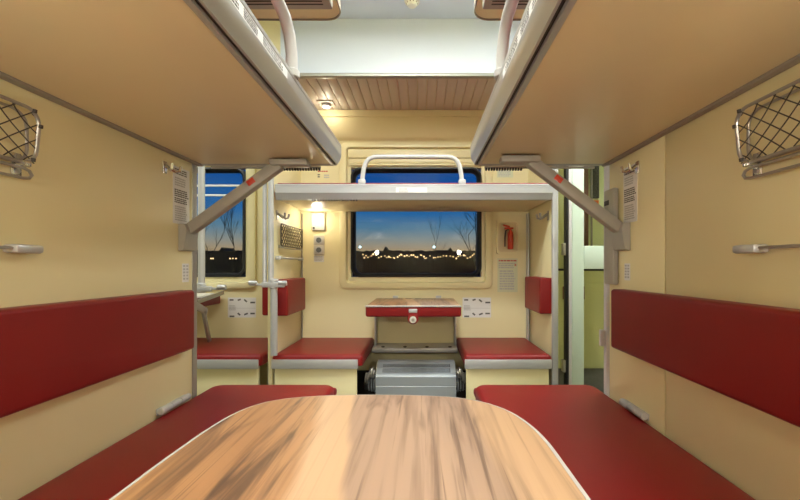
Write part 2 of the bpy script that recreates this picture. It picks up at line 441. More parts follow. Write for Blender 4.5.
    q.build('toothed_strip', t)
berth('left'); berth('right')

# ------------------------------------------------------------------ luggage shelves near the ceiling
def shelf(side):
    s = 1 if side == 'left' else -1; wall = WL if s == 1 else WR; inner = -.329 if s == 1 else .211
    w = abs(inner-wall); fn = lambda u, v, z: (wall+s*u, v, z)
    t = thing('luggage_shelf', 'beige luggage shelf with dark rim near the ceiling, %s side' % side, 'shelf', ((wall+inner)/2, .7, 2.06), 'luggage shelves')
    MB().pad(fn, .001, w-.004, -.28, YE-.004, 2.085, 2.06, .065, .003, M['cream']).build('board', t)
    e = MB(); e.ring(rr(.0, w, -.285, YE, .07), rr(.003, w-.005, -.28, YE-.005, .065), fn, 2.055, 2.09, M['alud']); e.build('rim', t)
    h = MB(); x0, x1 = sorted((wall+s*.02, inner-s*.012 if s == 1 else inner+.02))
    h.box(x0, x1, .1, 1.50, 2.002, 2.06, M['strut'], .006)
    ho = h.build('grille_housing', t)
    g = MB(); y = 1.47
    while y > .2: g.box(x0+.03, x1-.03, y-.006, y, 2.0012, 2.0035, M['dark']); y -= .017
    g.build('slots', ho)
shelf('left'); shelf('right')

# ------------------------------------------------------------------ mesh pockets, bars, hooks on the compartment walls
def net_pocket(side):
    s = 1 if side == 'left' else -1; wall = WL if s == 1 else WR
    t = thing('net_pocket', 'wire-framed net pocket on the %s compartment wall' % side, 'net pocket', (wall+s*.012, .72, 1.22), 'net pockets above the long backrests')
    y0, y1, z0, z1 = .46, .940, 1.262, 1.39; X = lambda z: wall+s*(.024+.012*(z-z0)/(z1-z0))
    out = rr(y0, y1, z0, z1, .035)
    fr = MB().tube([(X(z), y, z) for y, z in out], .0042, M['steel'], 8, closed=True).tube([(wall+s*.008, y, z) for y, z in rr(y0+.004, y1-.004, z0+.002, z1-.004, .035)], .0035, M['steel'], 8, closed=True)
    fr.build('frame', t)
    nt = MB(); cy, cz = .044, .036; k = cz/cy
    def clip(c, sl):
        ysq = []
        n = 200; seg = []
        for i in range(n+1):
            y = y0+.003+(y1-y0-.006)*i/n; z = c+sl*y
            ok = z0+.003 <= z <= z1-.003
            if ok: seg.append((y, z))
        return seg
    for sl in (k, -k):
        c = -2.
        while c < 4:
            sg = clip(c, sl)
            if len(sg) > 4:
                a, b = sg[0], sg[-1]; pts = []
                for j in range(7):
                    q = j/6; y = a[0]+(b[0]-a[0])*q; z = a[1]+(b[1]-a[1])*q
                    sag = .006*math.sin(PI*q)
                    pts.append((X(z)-s*sag, y, z))
                nt.tube(pts, .0014, M['net'], 5)
            c += cz
    for y, z in out[::4]: nt.tube([(X(z)+s*.004, y, z-.004), (X(z)+s*.005, y, z+.004)], .0048, M['net'], 6)
    nt.build('netting', t)
    for y in (.915, .49):
        br = MB()
        br.box(wall+s*.001, wall+s*.006, y-.012, y+.012, 1.232, 1.285, M['chrome'], .002)
        br.box(wall+s*.005, wall+s*.034, y-.008, y+.008, 1.252, 1.266, M['chrome'], .003)
        br.cyl((wall+s*.006, y, 1.242), (wall+s*.010, y, 1.242), .006, M['steel'], 10)
        br.cyl((wall+s*.006, y, 1.277), (wall+s*.010, y, 1.277), .006, M['steel'], 10)
        br.build('bracket', t)
    w = MB().tube([(wall+s*.02, .46, 1.25), (wall+s*.02, .915, 1.25), (wall+s*.02, .930, 1.246), (wall+s*.02, .936, 1.237), (wall+s*.02, .930, 1.229), (wall+s*.02, .915, 1.226), (wall+s*.02, .46, 1.226)], .0036, M['steel'], 8)
    w.build('wire_rail', t)
net_pocket('left'); net_pocket('right')
def lever(side):
    s = 1 if side == 'left' else -1; wall = WL if s == 1 else WR
    t = thing('wall_bar', 'thin horizontal bar with grey end cap on the %s wall under the net pocket' % side, 'bar', (wall+s*.015, .75, 1.05), 'thin bars under the net pockets')
    MB().tube([(wall+s*.026, .45, 1.061), (wall+s*.026, .895, 1.061)], .004, M['steel'], 8).build('rod', t)
    MB().box(wall+s*.001, wall+s*.038, .885, .950, 1.050, 1.070, M['alu'], .006).build('end_cap', t)
    MB().box(wall+s*.001, wall+s*.038, .43, .475, 1.049, 1.071, M['alu'], .006).build('end_cap', t)
lever('left'); lever('right')
def hook(x, y, z, ax, sg, label, mt, sc=1.):
    # ax: wall normal along x, sg its sign
    t = thing('coat_hook', label, 'hook', (x, y, z-.02*sc), 'coat hooks')
    MB().box(x+sg*.0005, x+sg*.006, y-.011*sc, y+.011*sc, z-.022*sc, z+.022*sc, mt, .002).build('plate', t)
    for k in (-1, 1):
        MB().tube([(x+sg*.005, y, z+.008*sc), (x+sg*.02*sc, y+k*.006*sc, z-.004*sc), (x+sg*.034*sc, y+k*.016*sc, z-.014*sc), (x+sg*.044*sc, y+k*.024*sc, z-.010*sc), (x+sg*.047*sc, y+k*.027*sc, z+.008*sc)], [.006*sc, .006*sc, .0055*sc, .005*sc, .005*sc], mt, 8).build('prong', t)
hook(WL, 1.445, 1.385, 'x', 1, 'metal coat hook on the left compartment wall beside the tall notice', M['chrome'])
hook(WR, 1.425, 1.380, 'x', -1, 'metal coat hook on the right compartment wall over the tall notice', M['chrome'])
hook(-.928, 2.50, 1.345, 'x', 1, 'metal coat hook on the left side partition under the window berth', M['steel'], 1.4)
hook(.815, 2.52, 1.345, 'x', -1, 'metal coat hook on the right side partition under the window berth', M['steel'], 1.4)

# ------------------------------------------------------------------ notices
def sheet(label, fn, u0, u1, v0, v1, w, wn, blocks, paper=None, cat='notice', name='notice', group=None):
    mb = MB(); a = fn(u0, v0, w-wn*.0006); b = fn(u1, v1, w+wn*.0012)
    mb.box(a[0], b[0], a[1], b[1], a[2], b[2], paper or M['paper'])
    for (p0, p1, q0, q1, rows, ink) in blocks:
        strokes(mb, fn, u0+(u1-u0)*p0, u0+(u1-u0)*p1, v0+(v1-v0)*q0, v0+(v1-v0)*q1, w+wn*.001, w+wn*.0018, rows, ink, seedv=int(rows*7+q0*50))
    return tag(mb.build(name), label, cat, group)
tall = [(.08, .9, .86, .97, 3, M['ink']), (.1, .8, .66, .82, 4, M['inkg']), (.08, .95, .47, .61, 4, M['ink']), (.08, .92, .36, .46, 3, M['ink']), (.1, .85, .05, .32, 7, M['inkg'])]
sheet('tall printed notice on the left compartment wall above the strut foot', FX, 1.497, 1.602, 1.185, 1.407, WL, 1, tall)
sheet('tall printed notice on the right compartment wall above the strut foot', FX, 1.53, 1.432, 1.185, 1.40, WR, -1, tall)
small = [(.1, .45, .1, .95, 5, M['inkg']), (.58, .92, .1, .95, 5, M['inkg'])]
sheet('small white label low on the left compartment wall above the red backrest', FX, 1.555, 1.598, .955, 1.03, WL, 1, small)
sheet('small white label low on the right compartment wall above the red backrest', FX, 1.522, 1.482, .965, 1.03, WR, -1, small)
K = YB/F
def bw(px): return (px-422)*K
def bz(py): return ZC-(py-266)*K
def evac(label, x0, x1):
    u0, u1, v0, v1 = bw(x0), bw(x1), bz(317.5), bz(297.5); mb = MB(); mb.box(u0, u1, YB-.0012, YB+.0006, v0, v1, M['paper'])
    W, H = u1-u0, v1-v0
    mb.box(u0+.02*W, u1-.02*W, YB-.0018, YB-.001, v0+.46*H, v0+.475*H, M['inkg'])
    strokes(mb, FY, u0+.05*W, u0+.30*W, v0+.35*H, v0+.62*H, YB-.001, YB-.0018, 4, M['inkg'], seedv=3)
    for (a, b, c, d) in ((.06, .88, .2, .88), (.35, .86, .46, .91), (.58, .9, .68, .78), (.8, .75, .97, .75), (.06, .06, .23, .06), (.35, .22, .44, .12), (.58, .14, .71, .21), (.8, .2, .96, .2)):
        mb.obox((u0+a*W, YB-.0014, v0+b*H), (u0+c*W, YB-.0014, v0+d*H), .012, .001, M['ink'], (0, 1, 0))
    return tag(mb.build('notice'), label, 'notice', 'evacuation diagrams')
evac('white diagram notice on the window wall at left, above the far-left seat', 228, 256)
evac('white diagram notice on the window wall right of the folded side table', 462.5, 491)
sheet('pale green printed notice under the fire extinguisher recess', FY, bw(497.5), bw(517.5), bz(292), bz(258.5), YB, -1, [(.06, .95, .9, .97, 1, M['inkr']), (.06, .9, .7, .88, 3, M['inkg']), (.85, .95, .75, .86, 1, M['inkr']), (.1, .9, .06, .66, 8, M['inkg'])], M['paperg'])
sheet('small white label under the wall sockets', FY, bw(314), bw(324), bz(262), bz(255.5), YB, -1, [(.05, .95, .1, .95, 4, M['inkg'])])
sheet('small pale sign above the window berth near its left end', FY, bw(316.5), bw(331.5), bz(180), bz(169.5), YB, -1, [(.1, .9, .72, .92, 1, M['inkr']), (.08, .25, .2, .6, 2, M['ink']), (.5, .9, .15, .55, 2, M['inkg'])], M['cream'])
sheet('small pale green sign above the window berth near its right end', FY, bw(497), bw(513), bz(177.5), bz(170), YB, -1, [(.08, .92, .1, .9, 4, M['inkg'])], M['paperg'])

# ------------------------------------------------------------------ side upper berth across the window
def side_berth():
    zt, zb = 1.523, 1.428; x0, x1 = -.900, .799
    t = thing('side_berth', 'upper berth with grey front edge running across the window', 'berth', ((x0+x1)/2, 2.7, zb))
    MB().box(x0+.004, x1-.004, 2.425, YB-.032, zb+.004, zb+.03, M['board'], .004).build('board', t)
    pr = [(2.43, zb), (2.408, zb), (2.404, zb+.006), (2.398, zb+.028), (2.392, zb+.036), (2.390, zb+.040), (2.390, zb+.078), (2.392, zb+.080), (2.390, zb+.082), (2.390, zb+.090), (2.396, zt), (2.43, zt)]
    e = MB().prism(pr, 'x', x0, x1, M['alu']).build('edge_profile', t, 25)
    MB().box(x0+.01, x1-.01, 2.40, YB-.04, zt-.06, zt+.008, M['red'], .006).build('mattress', t)
    pts = []
    xa, xb = P(362, 0, 2.41).x, P(462, 0, 2.41).x; zz = zt+.002; h = .168
    def arc(xs, sgn):
        return [(xs, 2.41, zz), (xs+sgn*.004, 2.41, zz+.05), (xs+sgn*.012, 2.41, zz+.10), (xs+sgn*.024, 2.41, zz+.132), (xs+sgn*.042, 2.41, zz+.154), (xs+sgn*.07, 2.41, zz+.166), (xs+sgn*.10, 2.41, zz+.168)]
    r = MB().tube(arc(xa, 1)+arc(xb, -1)[::-1], .0135, M['rail'], 14).build('guard_rail', t)
    for x in (xa, xb): MB().box(x-.022, x+.022, 2.394, 2.426, zt-.002, zt+.03, M['rail'], .006).build('rail_foot', r)
    l = MB(); fl = FY
    l.box(P(396, 0, 2.39).x, P(427, 0, 2.39).x, 2.3894, 2.39, zb+.042, zb+.072, M['paper'])
    strokes(l, fl, P(399, 0, 2.39).x, P(409, 0, 2.39).x, zb+.044, zb+.070, 2.3896, 2.3888, 2, M['inkg'], seedv=4, h=.75)
    strokes(l, fl, P(411, 0, 2.39).x, P(425, 0, 2.39).x, zb+.046, zb+.068, 2.3896, 2.3890, 3, M['white'], seedv=6)
    l.build('printed_label', e)
    q = MB(); x = -.68
    while x < -.40: q.box(x, x+.010, 2.405, 2.416, zb-.008, zb+.001, M['dark'], .002); x += .017
    q.build('toothed_strip', t)
side_berth()

# ------------------------------------------------------------------ side seats, small backrests
def seat(label, x0, x1, capx0, capx1):
    t = thing('side_bench', label, 'seat', ((x0+x1)/2, 2.7, 0), 'red seats along the window wall')
    MB().box(capx0+.012, capx1-.012, 2.412, 2.44, 0, .40, M['cream'], .003).build('base', t)
    MB().box(capx0, capx1, 2.388, 2.408, .390, .448, M['alu'], .004).build('front_strip', t)
    MB().pad(FZ, x0, x1, 2.392, YB-.003, .408, .475, .02, .024, M['red'], both=False, crown=.003).build('cushion', t)
seat('red seat under the lit reading lamp, left of the grey heater', -.922, -.365, -.922, -.392)
seat('red seat under the fire extinguisher, right of the grey heater', .262, .797, .262, .795)
seat('red seat at far left under the diagram notice, beyond the grey post', -1.75, -.985, -1.75, -1.0)
def pad_x(label, xw, xf, y0, y1, z0, z1):
    mb = MB().pad(FX, y0, y1, z0, z1, xw, xf, .012, .010, M['red'], crown=.003)
    tag(mb.build('backrest'), label, 'backrest', 'short backrests beside the window seats')
pad_x('short red backrest pad on the partition beside the reading lamp', -.9285, -.845, 2.455, 2.84, .705, .935)
pad_x('short red backrest pad on the right partition below the extinguisher', .8155, .740, 2.455, 2.82, .718, .945)
pad_x('narrow slice of red backrest behind the grey post, far-left side', -.9545, -1.0, 2.44, 2.80, .71, .90)

# net pocket and bar on the left side partition
def small_pocket():
    X0 = -.928
    t = thing('net_pocket', 'small wire net pocket on the partition above the short red backrest', 'net pocket', (X0+.01, 2.7, 1.14))
    y0, y1, z0, z1 = 2.49, 2.93, 1.150, 1.290
    MB().tube([(X0+.03, y, z) for y, z in rr(y0, y1, z0, z1, .02)], .005, M['wire'], 8, closed=True).build('frame', t)
    n = MB(); st = .042
    for sl in (1, -1):
        c = -3.
        while c < 6:
            pts = [(y, c+sl*(y-2.5)) for y in [y0+(y1-y0)*i/100 for i in range(101)] if z0 <= c+sl*(y-2.5) <= z1]
            if len(pts) > 3: n.tube([(X0+.028, *pts[0]), (X0+.028, *pts[-1])], .0022, M['net'], 5)
            c += st
    n.build('netting', t)
    for y in (2.53, 2.88): MB().box(X0+.001, X0+.034, y-.008, y+.008, 1.138, 1.158, M['steel'], .003).build('bracket', t)
    MB().tube([(X0+.03, 2.49, 1.138), (X0+.03, 2.93, 1.138)], .004, M['steel'], 8).build('wire_rail', t)
    t2 = thing('wall_bar', 'thin grey bar on the partition under the small net pocket', 'bar', (X0+.01, 2.7, 1.06))
    MB().tube([(X0+.026, 2.48, 1.072), (X0+.026, 2.93, 1.072)], .007, M['alu'], 8).build('rod', t2)
    for y in (2.48, 2.93): MB().box(X0+.001, X0+.036, y-.014, y+.014, 1.06, 1.084, M['alu'], .004).build('end_cap', t2)
small_pocket()

# ------------------------------------------------------------------ folded side table
def side_table():
    t = thing('side_table', 'small wood-topped folding table with red padded edge under the window', 'table', (-.05, 2.7, .40))
    x0, x1 = -.349, .243
    tp = MB().box(x0+.004, x1-.004, 2.404, YB-.03, .765, .776, M['wood'], .003).build('tabletop', t)
    MB().box(x0, x1, 2.397, 2.404, .769, .777, M['rail'], .002).build('edge_trim', t)
    MB().pad(FZ, x0, x1, 2.40, YB-.05, .764, .706, .02, .014, M['red']).build('padded_underside', t)
    for x in (-.20, .125): MB().box(x-.02, x+.02, YB-.05, YB-.029, .772, .795, M['alu'], .004).build('hinge', t)
    for x in (-.10, -.03): MB().box(x-.022, x+.022, YB-.09, YB-.082, .7755, .7775, M['dark']).build('slot', tp)
    ta = MB(); xc = P(413, 0, 2.39).x
    ta.pad(FY, xc-.033, xc+.033, .664, .742, 2.397, 2.386, .032, .003, M['red'])
    tb = ta.build('strap_tab', t)
    MB().cyl((xc, 2.3865, .692), (xc, 2.378, .692), .021, M['socket'], 20, .002).cyl((xc, 2.379, .692), (xc, 2.376, .692), .010, M['alud'], 14).build('snap_button', tb)
    MB().box(xc-.026, xc+.026, 2.384, 2.3935, .735, .758, M['alu'], .003).build('tab_clamp', tb)
    for x in (-.353, .243): MB().box(x, x+.012, 2.90, YB-.002, .43, .71, M['alu'], .003).build('leg', t)
    MB().box(-.345, .243, YB-.03, YB-.002, .68, .706, M['alud'], .003).build('cross_rail', t)
    f = MB().box(-.36, .255, 2.80, YB-.002, .398, .43, M['alu'], .004).build('foot_rail', t)
    for px in (383, 405, 427, 450):
        x = (px-422)*2.84/F; MB().cyl((x, 2.84, .4295), (x, 2.84, .437), .013, M['rubber'], 14, .002).build('rubber_stop', f)
side_table()

# ------------------------------------------------------------------ heater under the side table
def heater():
    x0, x1 = -.302, .222
    t = thing('heater', 'grey box heater with slotted top on the floor below the side table', 'heater', (-.04, 2.7, 0))
    b = MB().prism([(2.72, 0), (2.72, .365), (2.715, .37), (2.645, .37), (2.635, .367), (2.548, .312), (2.54, .298), (2.54, .242), (2.542, .239), (2.54, .236), (2.54, 0)], 'x', x0, x1, M['heat']).build('casing', t, 20)
    def top(y): return .367+(y-2.635)*(.055/.087)
    for a, c in ((2.602, 2.625), (2.562, 2.594)):
        g = MB(); g.loft([[(x0+.04, a, top(a)+.001), (x1-.035, a, top(a)+.001)], [(x0+.04, c, top(c)+.001), (x1-.035, c, top(c)+.001)]], M['grill'], cap=False, open_loop=True)
        n = 60
        for k in range(n):
            x = x0+.042+(x1-x0-.08)*k/n
            g.obox((x, a, top(a)+.0015), (x, c, top(c)+.0015), .002, .002, M['heat'])
        g.build('slotted_grille', t)
heater()
def pipes(side):
    s = -1 if side == 'left' else 1; xh = -.304 if s < 0 else .224
    t = thing('heating_pipe', 'black pipe with clamp rings leaving the heater on its %s side' % side, 'pipe', (xh+s*.05, 2.66, .18), 'heater pipes')
    MB().tube([(xh, 2.66, .22), (xh+s*.082, 2.66, .22)], .042, M['rubber'], 18).build('pipe', t)
    for k in range(3): MB().cyl((xh+s*(.012+.018*k), 2.66, .22), (xh+s*(.022+.018*k), 2.66, .22), .056-.004*k, M['heat'], 18, .003).build('clamp_ring', t)
    tt = MB(); pts = []
    for k in range(60):
        a = k/60*2*PI*5; pts.append((xh+s*(.005+.068*k/60), 2.58+.025*math.cos(a), .30+.03*math.sin(a)+.02*math.sin(k*.1)))
    tt.tube(pts, .006, M['steel'], 6)
    tag(tt.build('coiled_cable'), 'silvery coiled cable beside the heater top, %s side' % side, 'cable', 'coiled cables by the heater')
pipes('left'); pipes('right')

# ------------------------------------------------------------------ reading lamp, sockets, extinguisher
def wall_fittings():
    xa, xb = bw(312), bw(325.5); za, zb = bz(230.5), bz(213); t = thing('reading_lamp', 'lit square reading lamp on the window wall above the sockets', 'lamp', ((xa+xb)/2, YB, za))
    MB().box(xa, xb, YB-.022, YB-.0005, za, zb, M['socket'], .006).build('backplate', t)
    MB().cyl(((xa+xb)/2, YB-.021, (za+zb)/2+.012), ((xa+xb)/2, YB-.045, (za+zb)/2+.012), .03, M['bright'], 24, .008).build('lamp_lens', t)
    MB().cyl((xa+.02, YB-.021, za+.018), (xa+.02, YB-.027, za+.018), .008, M['dark'], 12, .001).build('switch', t)
    xa, xb = bw(314), bw(324.5); xm = (xa+xb)/2
    for i, (lo, hi, lab) in enumerate(((245, 235.5, 'upper round wall socket just below the reading lamp'), (254.8, 245.3, 'lower round wall socket below the reading lamp'))):
        z0, z1 = bz(lo), bz(hi); zm = (z0+z1)/2; t = thing('wall_socket', lab, 'socket', (xm, YB, z0), 'wall sockets')
        pl = MB().box(xa, xb, YB-.012, YB-.0005, z0, z1, M['socket'], .004)
        pl.build('plate', t)
        MB().cyl((xm, YB-.0115, zm), (xm, YB-.016, zm), .028, M['alu'], 22, .003).cyl((xm, YB-.0155, zm), (xm, YB-.0165, zm), .02, M['grill'], 20).build('socket_face', t)
    # extinguisher in its recess
    x0, x1, z0, z1 = bw(496), bw(519), bz(254), bz(220)
    t = thing('fire_extinguisher', 'small red fire extinguisher in a cream recessed frame right of the window', 'extinguisher', ((x0+x1)/2, YB, z0))
    f = MB(); o = rr(x0, x1, z0, z1, .02); i1 = rr(x0+.02, x1-.02, z0+.025, z1-.03, .02)
    f.ring(o, rr(x0+.012, x1-.012, z0+.015, z1-.02, .025), FY, YB-.001, YB-.03, M['cream'])
    f.ring(rr(x0+.012, x1-.012, z0+.015, z1-.02, .025), i1, FY, YB-.001, YB-.022, M['board'])
    f.box(x0+.015, x1-.015, YB-.004, YB-.001, z0+.02, z1-.025, M['board']); f.build('recess_frame', t)
    xc = (x0+x1)/2+.015; zb_, zt_ = z0+.035, z1-.085; prof = [(.002, 0), (.019, 0), (.022, .004), (.022, .11), (.018, .13), (.009, .142), (.008, .155)]
    b = MB(); yb = YB-.034
    b.loft([[(xc+r*math.cos(2*PI*j/18), yb+r*math.sin(2*PI*j/18), zb_+z) for j in range(18)] for r, z in prof], M['refl']); b.build('cylinder', t)
    MB().box(xc-.045, xc+.022, yb-.009, yb+.009, zb_+.152, zb_+.166, M['refl'], .003).obox((xc-.005, yb, zb_+.17), (xc-.055, yb, zb_+.182), .014, .01, M['refl'], (0, 1, 0), .002).build('handle', t)
    MB().tube([(xc-.01, yb, zb_+.158), (xc-.036, yb, zb_+.14), (xc-.042, yb, zb_+.09), (xc-.042, yb, zb_+.02)], .0055, M['dark'], 8).build('hose', t)
wall_fittings()

# ------------------------------------------------------------------ posts and small items at far left
def post(label, poles, zfix, xa, xb, group='grey support posts'):
    t = thing('support_post', label, 'post', (poles[0][0], 2.39, poles[0][1]), group)
    for (x, z0, z1, r) in poles: MB().tube([(x, 2.39, z0), (x, 2.39, z1)], r, M['alu'], 14).build('pole', t)
    c = MB(); xm = poles[0][0]
    c.cyl((xm, 2.39, zfix-.03), (xm, 2.39, zfix+.03), .026, M['alu'], 18, .005)
    c.box(xa, xb, 2.372, 2.384, zfix-.012, zfix+.002, M['alu'], .004)
    for x in (xa, xb-.05): c.cyl((x, 2.37, zfix+.006), (x+.05, 2.37, zfix+.006), .013, M['alu'], 12, .003)
    c.box(xm-.07, xm+.07, 2.364, 2.39, zfix-.022, zfix+.010, M['alu'], .006)
    c.build('rail_clamp', t)
post('grey post with chrome clamp at the left end of the window berth', [(-.905, .474, .905, .021), (-.923, .90, 2.167, .0165), (-.962, .90, 2.167, .012)], .912, -1.05, -.82)
post('grey post with chrome clamp in front of the far-left window', [(-1.348, .87, 2.187, .02)], .887, -1.43, -1.19)
def flap_table():
    t = thing('side_table', 'folded side table with red padding and grey bracket at far left', 'table', (-1.6, 2.7, .45))
    MB().box(-2.0, -1.52, 2.45, YB-.03, .80, .815, M['white'], .004).build('tabletop', t)
    MB().box(-2.0, -1.522, 2.455, YB-.04, .735, .799, M['red'], .012).build('padded_underside', t)
    MB().obox((-1.50, 2.50, .80), (-1.50, 2.72, .70), .05, .02, M['steel'], (1, 0, 0), .005).obox((-1.50, 2.60, .78), (-1.50, 2.95, .82), .03, .02, M['steel'], (1, 0, 0), .005).obox((-1.50, 2.68, .72), (-1.50, 2.76, .487), .03, .02, M['steel'], (1, 0, 0), .005).build('bracket', t)
flap_table()

# ------------------------------------------------------------------ ceiling things
def smoke():
    c = P(412, 3, 2.22); x, y = c.x, 2.22
    t = thing('smoke_detector', 'round white smoke detector on the aisle ceiling', 'detector', (x, y, HC))
    L = [(.055, 0), (.055, -.012), (.05, -.02), (.038, -.024), (.038, -.034), (.03, -.046), (.012, -.05), (.002, -.05)]
    MB().loft([[(x+r*math.cos(2*PI*j/24), y+r*math.sin(2*PI*j/24), HC+z) for j in range(24)] for r, z in [(a*.8, b*.75) for a, b in L]], M['white']).build('body', t)
    v = MB()
    for j in range(10):
        a = 2*PI*j/10; v.box(x+.029*math.cos(a)-.003, x+.029*math.cos(a)+.003, y+.029*math.sin(a)-.003, y+.029*math.sin(a)+.003, HC-.025, HC-.019, M['alud'])
    v.build('vents', t)
smoke()
def downlight():
    x, y = -.685, 2.80
    t = thing('downlight', 'small lit spotlight in the slatted ceiling above the window berth', 'lamp', (x, y, 2.17))
    MB().box(x-.055, x+.055, y-.05, y+.05, 2.178, 2.187, M['socket'], .003).build('backplate', t)
    MB().cyl((x, y, 2.178), (x, y, 2.16), .032, M['alu'], 20, .004).build('housing', t)
    MB().cyl((x, y, 2.161), (x, y, 2.156), .025, M['spot'], 20, .001).build('lamp_lens', t)
downlight()
def ceiling_lamp(label, x0, x1, y0, y1, watt, col=(.96, 1, .95)):
    t = thing('ceiling_light', label, 'lamp', ((x0+x1)/2, (y0+y1)/2, HC), 'ceiling lights')
    MB().box(x0-.02, x1+.02, y0-.02, y1+.02, HC-.045, HC-.0005, M['white'], .006).build('housing', t)
    MB().box(x0, x1, y0, y1, HC-.054, HC-.044, M['diff'], .003).build('diffuser', t)
    l = bpy.data.lights.new('ceiling_light_glow', 'AREA'); l.shape = 'RECTANGLE'; l.size = x1-x0; l.size_y = y1-y0; l.energy = watt; l.color = col
    o = bpy.data.objects.new('glow', l); COL.objects.link(o); o.parent = t; o.location = (0, 0, -.058)
ceiling_lamp('long lit ceiling light over the aisle', -.55, .40, 1.42, 1.58, 24)
ceiling_lamp('long lit ceiling light over the next compartment aisle', -2.6, -1.4, 1.72, 1.90, 22)
ceiling_lamp('lit ceiling light over the wood table between the luggage shelves', -.22, .10, .25, 1.15, 20)
ceiling_lamp('lit ceiling light over the end corridor', 1.0, 1.4, 1.9, 2.3, 22)
def night_lamp(label, x, z, watt):
    t = thing('wall_lamp', label, 'lamp', (x, -.30, z), 'reading lamps on the outer wall')
    MB().box(x-.05, x+.05, -.2995, -.28, z-.065, z+.065, M['socket'], .006).build('backplate', t)
    MB().cyl((x, -.281, z+.012), (x, -.258, z+.012), .034, M['diff'], 24, .006).build('lamp_lens', t)
    l = bpy.data.lights.new('wall_lamp_glow', 'AREA'); l.shape = 'DISK'; l.size = .07; l.energy = watt; l.color = (1, .94, .82)
    o = bpy.data.objects.new('glow', l); COL.objects.link(o); o.parent = t; o.location = (0, .05, .012); o.rotation_euler = (PI/2, 0, 0)
night_lamp('lit reading lamp on the outer wall beneath the left upper berth', -.72, 1.23, 6.0)
night_lamp('lit reading lamp on the outer wall beneath the right upper berth', .60, 1.23, 6.0)
def point(name, loc, watt, r, col):
    l = bpy.data.lights.new(name, 'POINT'); l.energy = watt; l.shadow_soft_size = r; l.color = col
    o = bpy.data.objects.new(name, l); COL.objects.link(o); o.location = loc
point('reading_lamp_glow', ((bw(312)+bw(325.5))/2, YB-.12, 1.375), 1.3, .03, (1, .9, .7))
point('downlight_glow', (-.685, 2.80, 2.13), 1.0, .025, (1, .88, .68))

# ------------------------------------------------------------------ doorway at the right end
def lockbox():
    t = thing('door_housing', 'tall grey housing with a dark slot at the end of the right wall', 'housing', (WR-.012, 1.585, .93))
    MB().box(WR-.024, WR-.0005, 1.566, 1.646, .945, 1.335, M['strut'], .006).build('casing', t)
    MB().box(WR-.0255, WR-.0235, 1.60, 1.64, 1.27, 1.29, M['dark'], .001).build('slot', t)
    MB().box(WR-.034, WR-.013, YE+.002, YE+.02, .68, .75, M['lilac'], .004).build('catch', t)
lockbox()
d = MB(); y0, y1 = 2.58, 2.62
d.box(.99, 1.07, y0, y1, .05, 2.05, M['mint'], .005)
d.box(1.45, 1.53, y0, y1, .05, 2.05, M['mint'], .005)
d.box(1.07, 1.45, y0, y1, 1.0, 1.153, M['mint'], .005)
d.box(1.07, 1.45, y0, y1, 1.95, 2.05, M['mint'], .005); d.box(1.07, 1.45, y0, y1, .05, .16, M['mint'], .005)
dr = struct('door_1', d)
MB().box(.948, .968, y0-.005, y1, .02, 2.06, M['rubber'], .004).build('gasket', dr)
MB().box(.968, .99, y0, y1, .02, 2.06, M['lilac'], .004).build('jamb', dr)
MB().box(1.07, 1.45, 2.597, 2.602, 1.153, 1.95, M['glass']).build('pane', dr)
for z in (1.13, .36): MB().box(.928, .946, y0-.01, y1-.01, z-.04, z+.04, M['steel'], .004).build('hinge', dr)
struct('trim_11', MB().box(.85, 1.74, 2.60, 2.64, 2.07, HC, M['cream']).box(.85, .945, 2.625, 2.64, 2.0, 2.07, M['cream']))
struct('trim_12', MB().box(.85, 1.74, 2.985, YB-.001, .92, 2.18, M['green']))
def cabinet():
    t = thing('cabinet', 'yellow-green cabinet seen through the glazed door, with dark plinth', 'cabinet', (1.2, 2.94, 0))
    MB().box(.86, 1.60, 2.90, YB-.02, .26, .985, M['green'], .004).build('body', t)
    MB().box(.86, 1.60, 2.91, YB-.02, .0, .26, M['floor'], .003).build('plinth', t)
    for a, b, h in ((.868, 1.107, 1.045), (1.113, 1.35, 1.187)):
        dd = MB().box(a, b, 2.884, 2.8995, .27, .89, M['green'], .004).build('door', t)
        MB().box(h-.009, h+.009, 2.874, 2.8845, .775, .87, M['brown'], .003).build('handle', dd)
    MB().box(.86, 1.6, 2.895, YB-.02, .985, 1.0, M['dark'], .002).build('top_edge', t)
cabinet()
tag(MB().box(1.20, 1.262, 2.96, 2.986, 1.16, 1.95, M['brown'], .004).build('panel'), 'narrow brown panel seen through the door glass', 'panel')
tag(MB().box(1.285, 1.345, 2.972, 2.986, 1.45, 1.52, M['orange'], .002).build('sign'), 'orange sign seen through the door glass', 'sign')
tag(MB().box(1.285, 1.345, 2.965, 2.986, 1.535, 1.95, M['rubber'], .003).build('panel'), 'dark panel above the orange sign behind the door glass', 'panel')
tag(MB().tube([(1.275, 2.94, 1.0), (1.275, 2.94, 2.18)], .008, M['alud'], 8).build('rod'), 'thin dark rod behind the door glass beside the orange sign', 'rod')

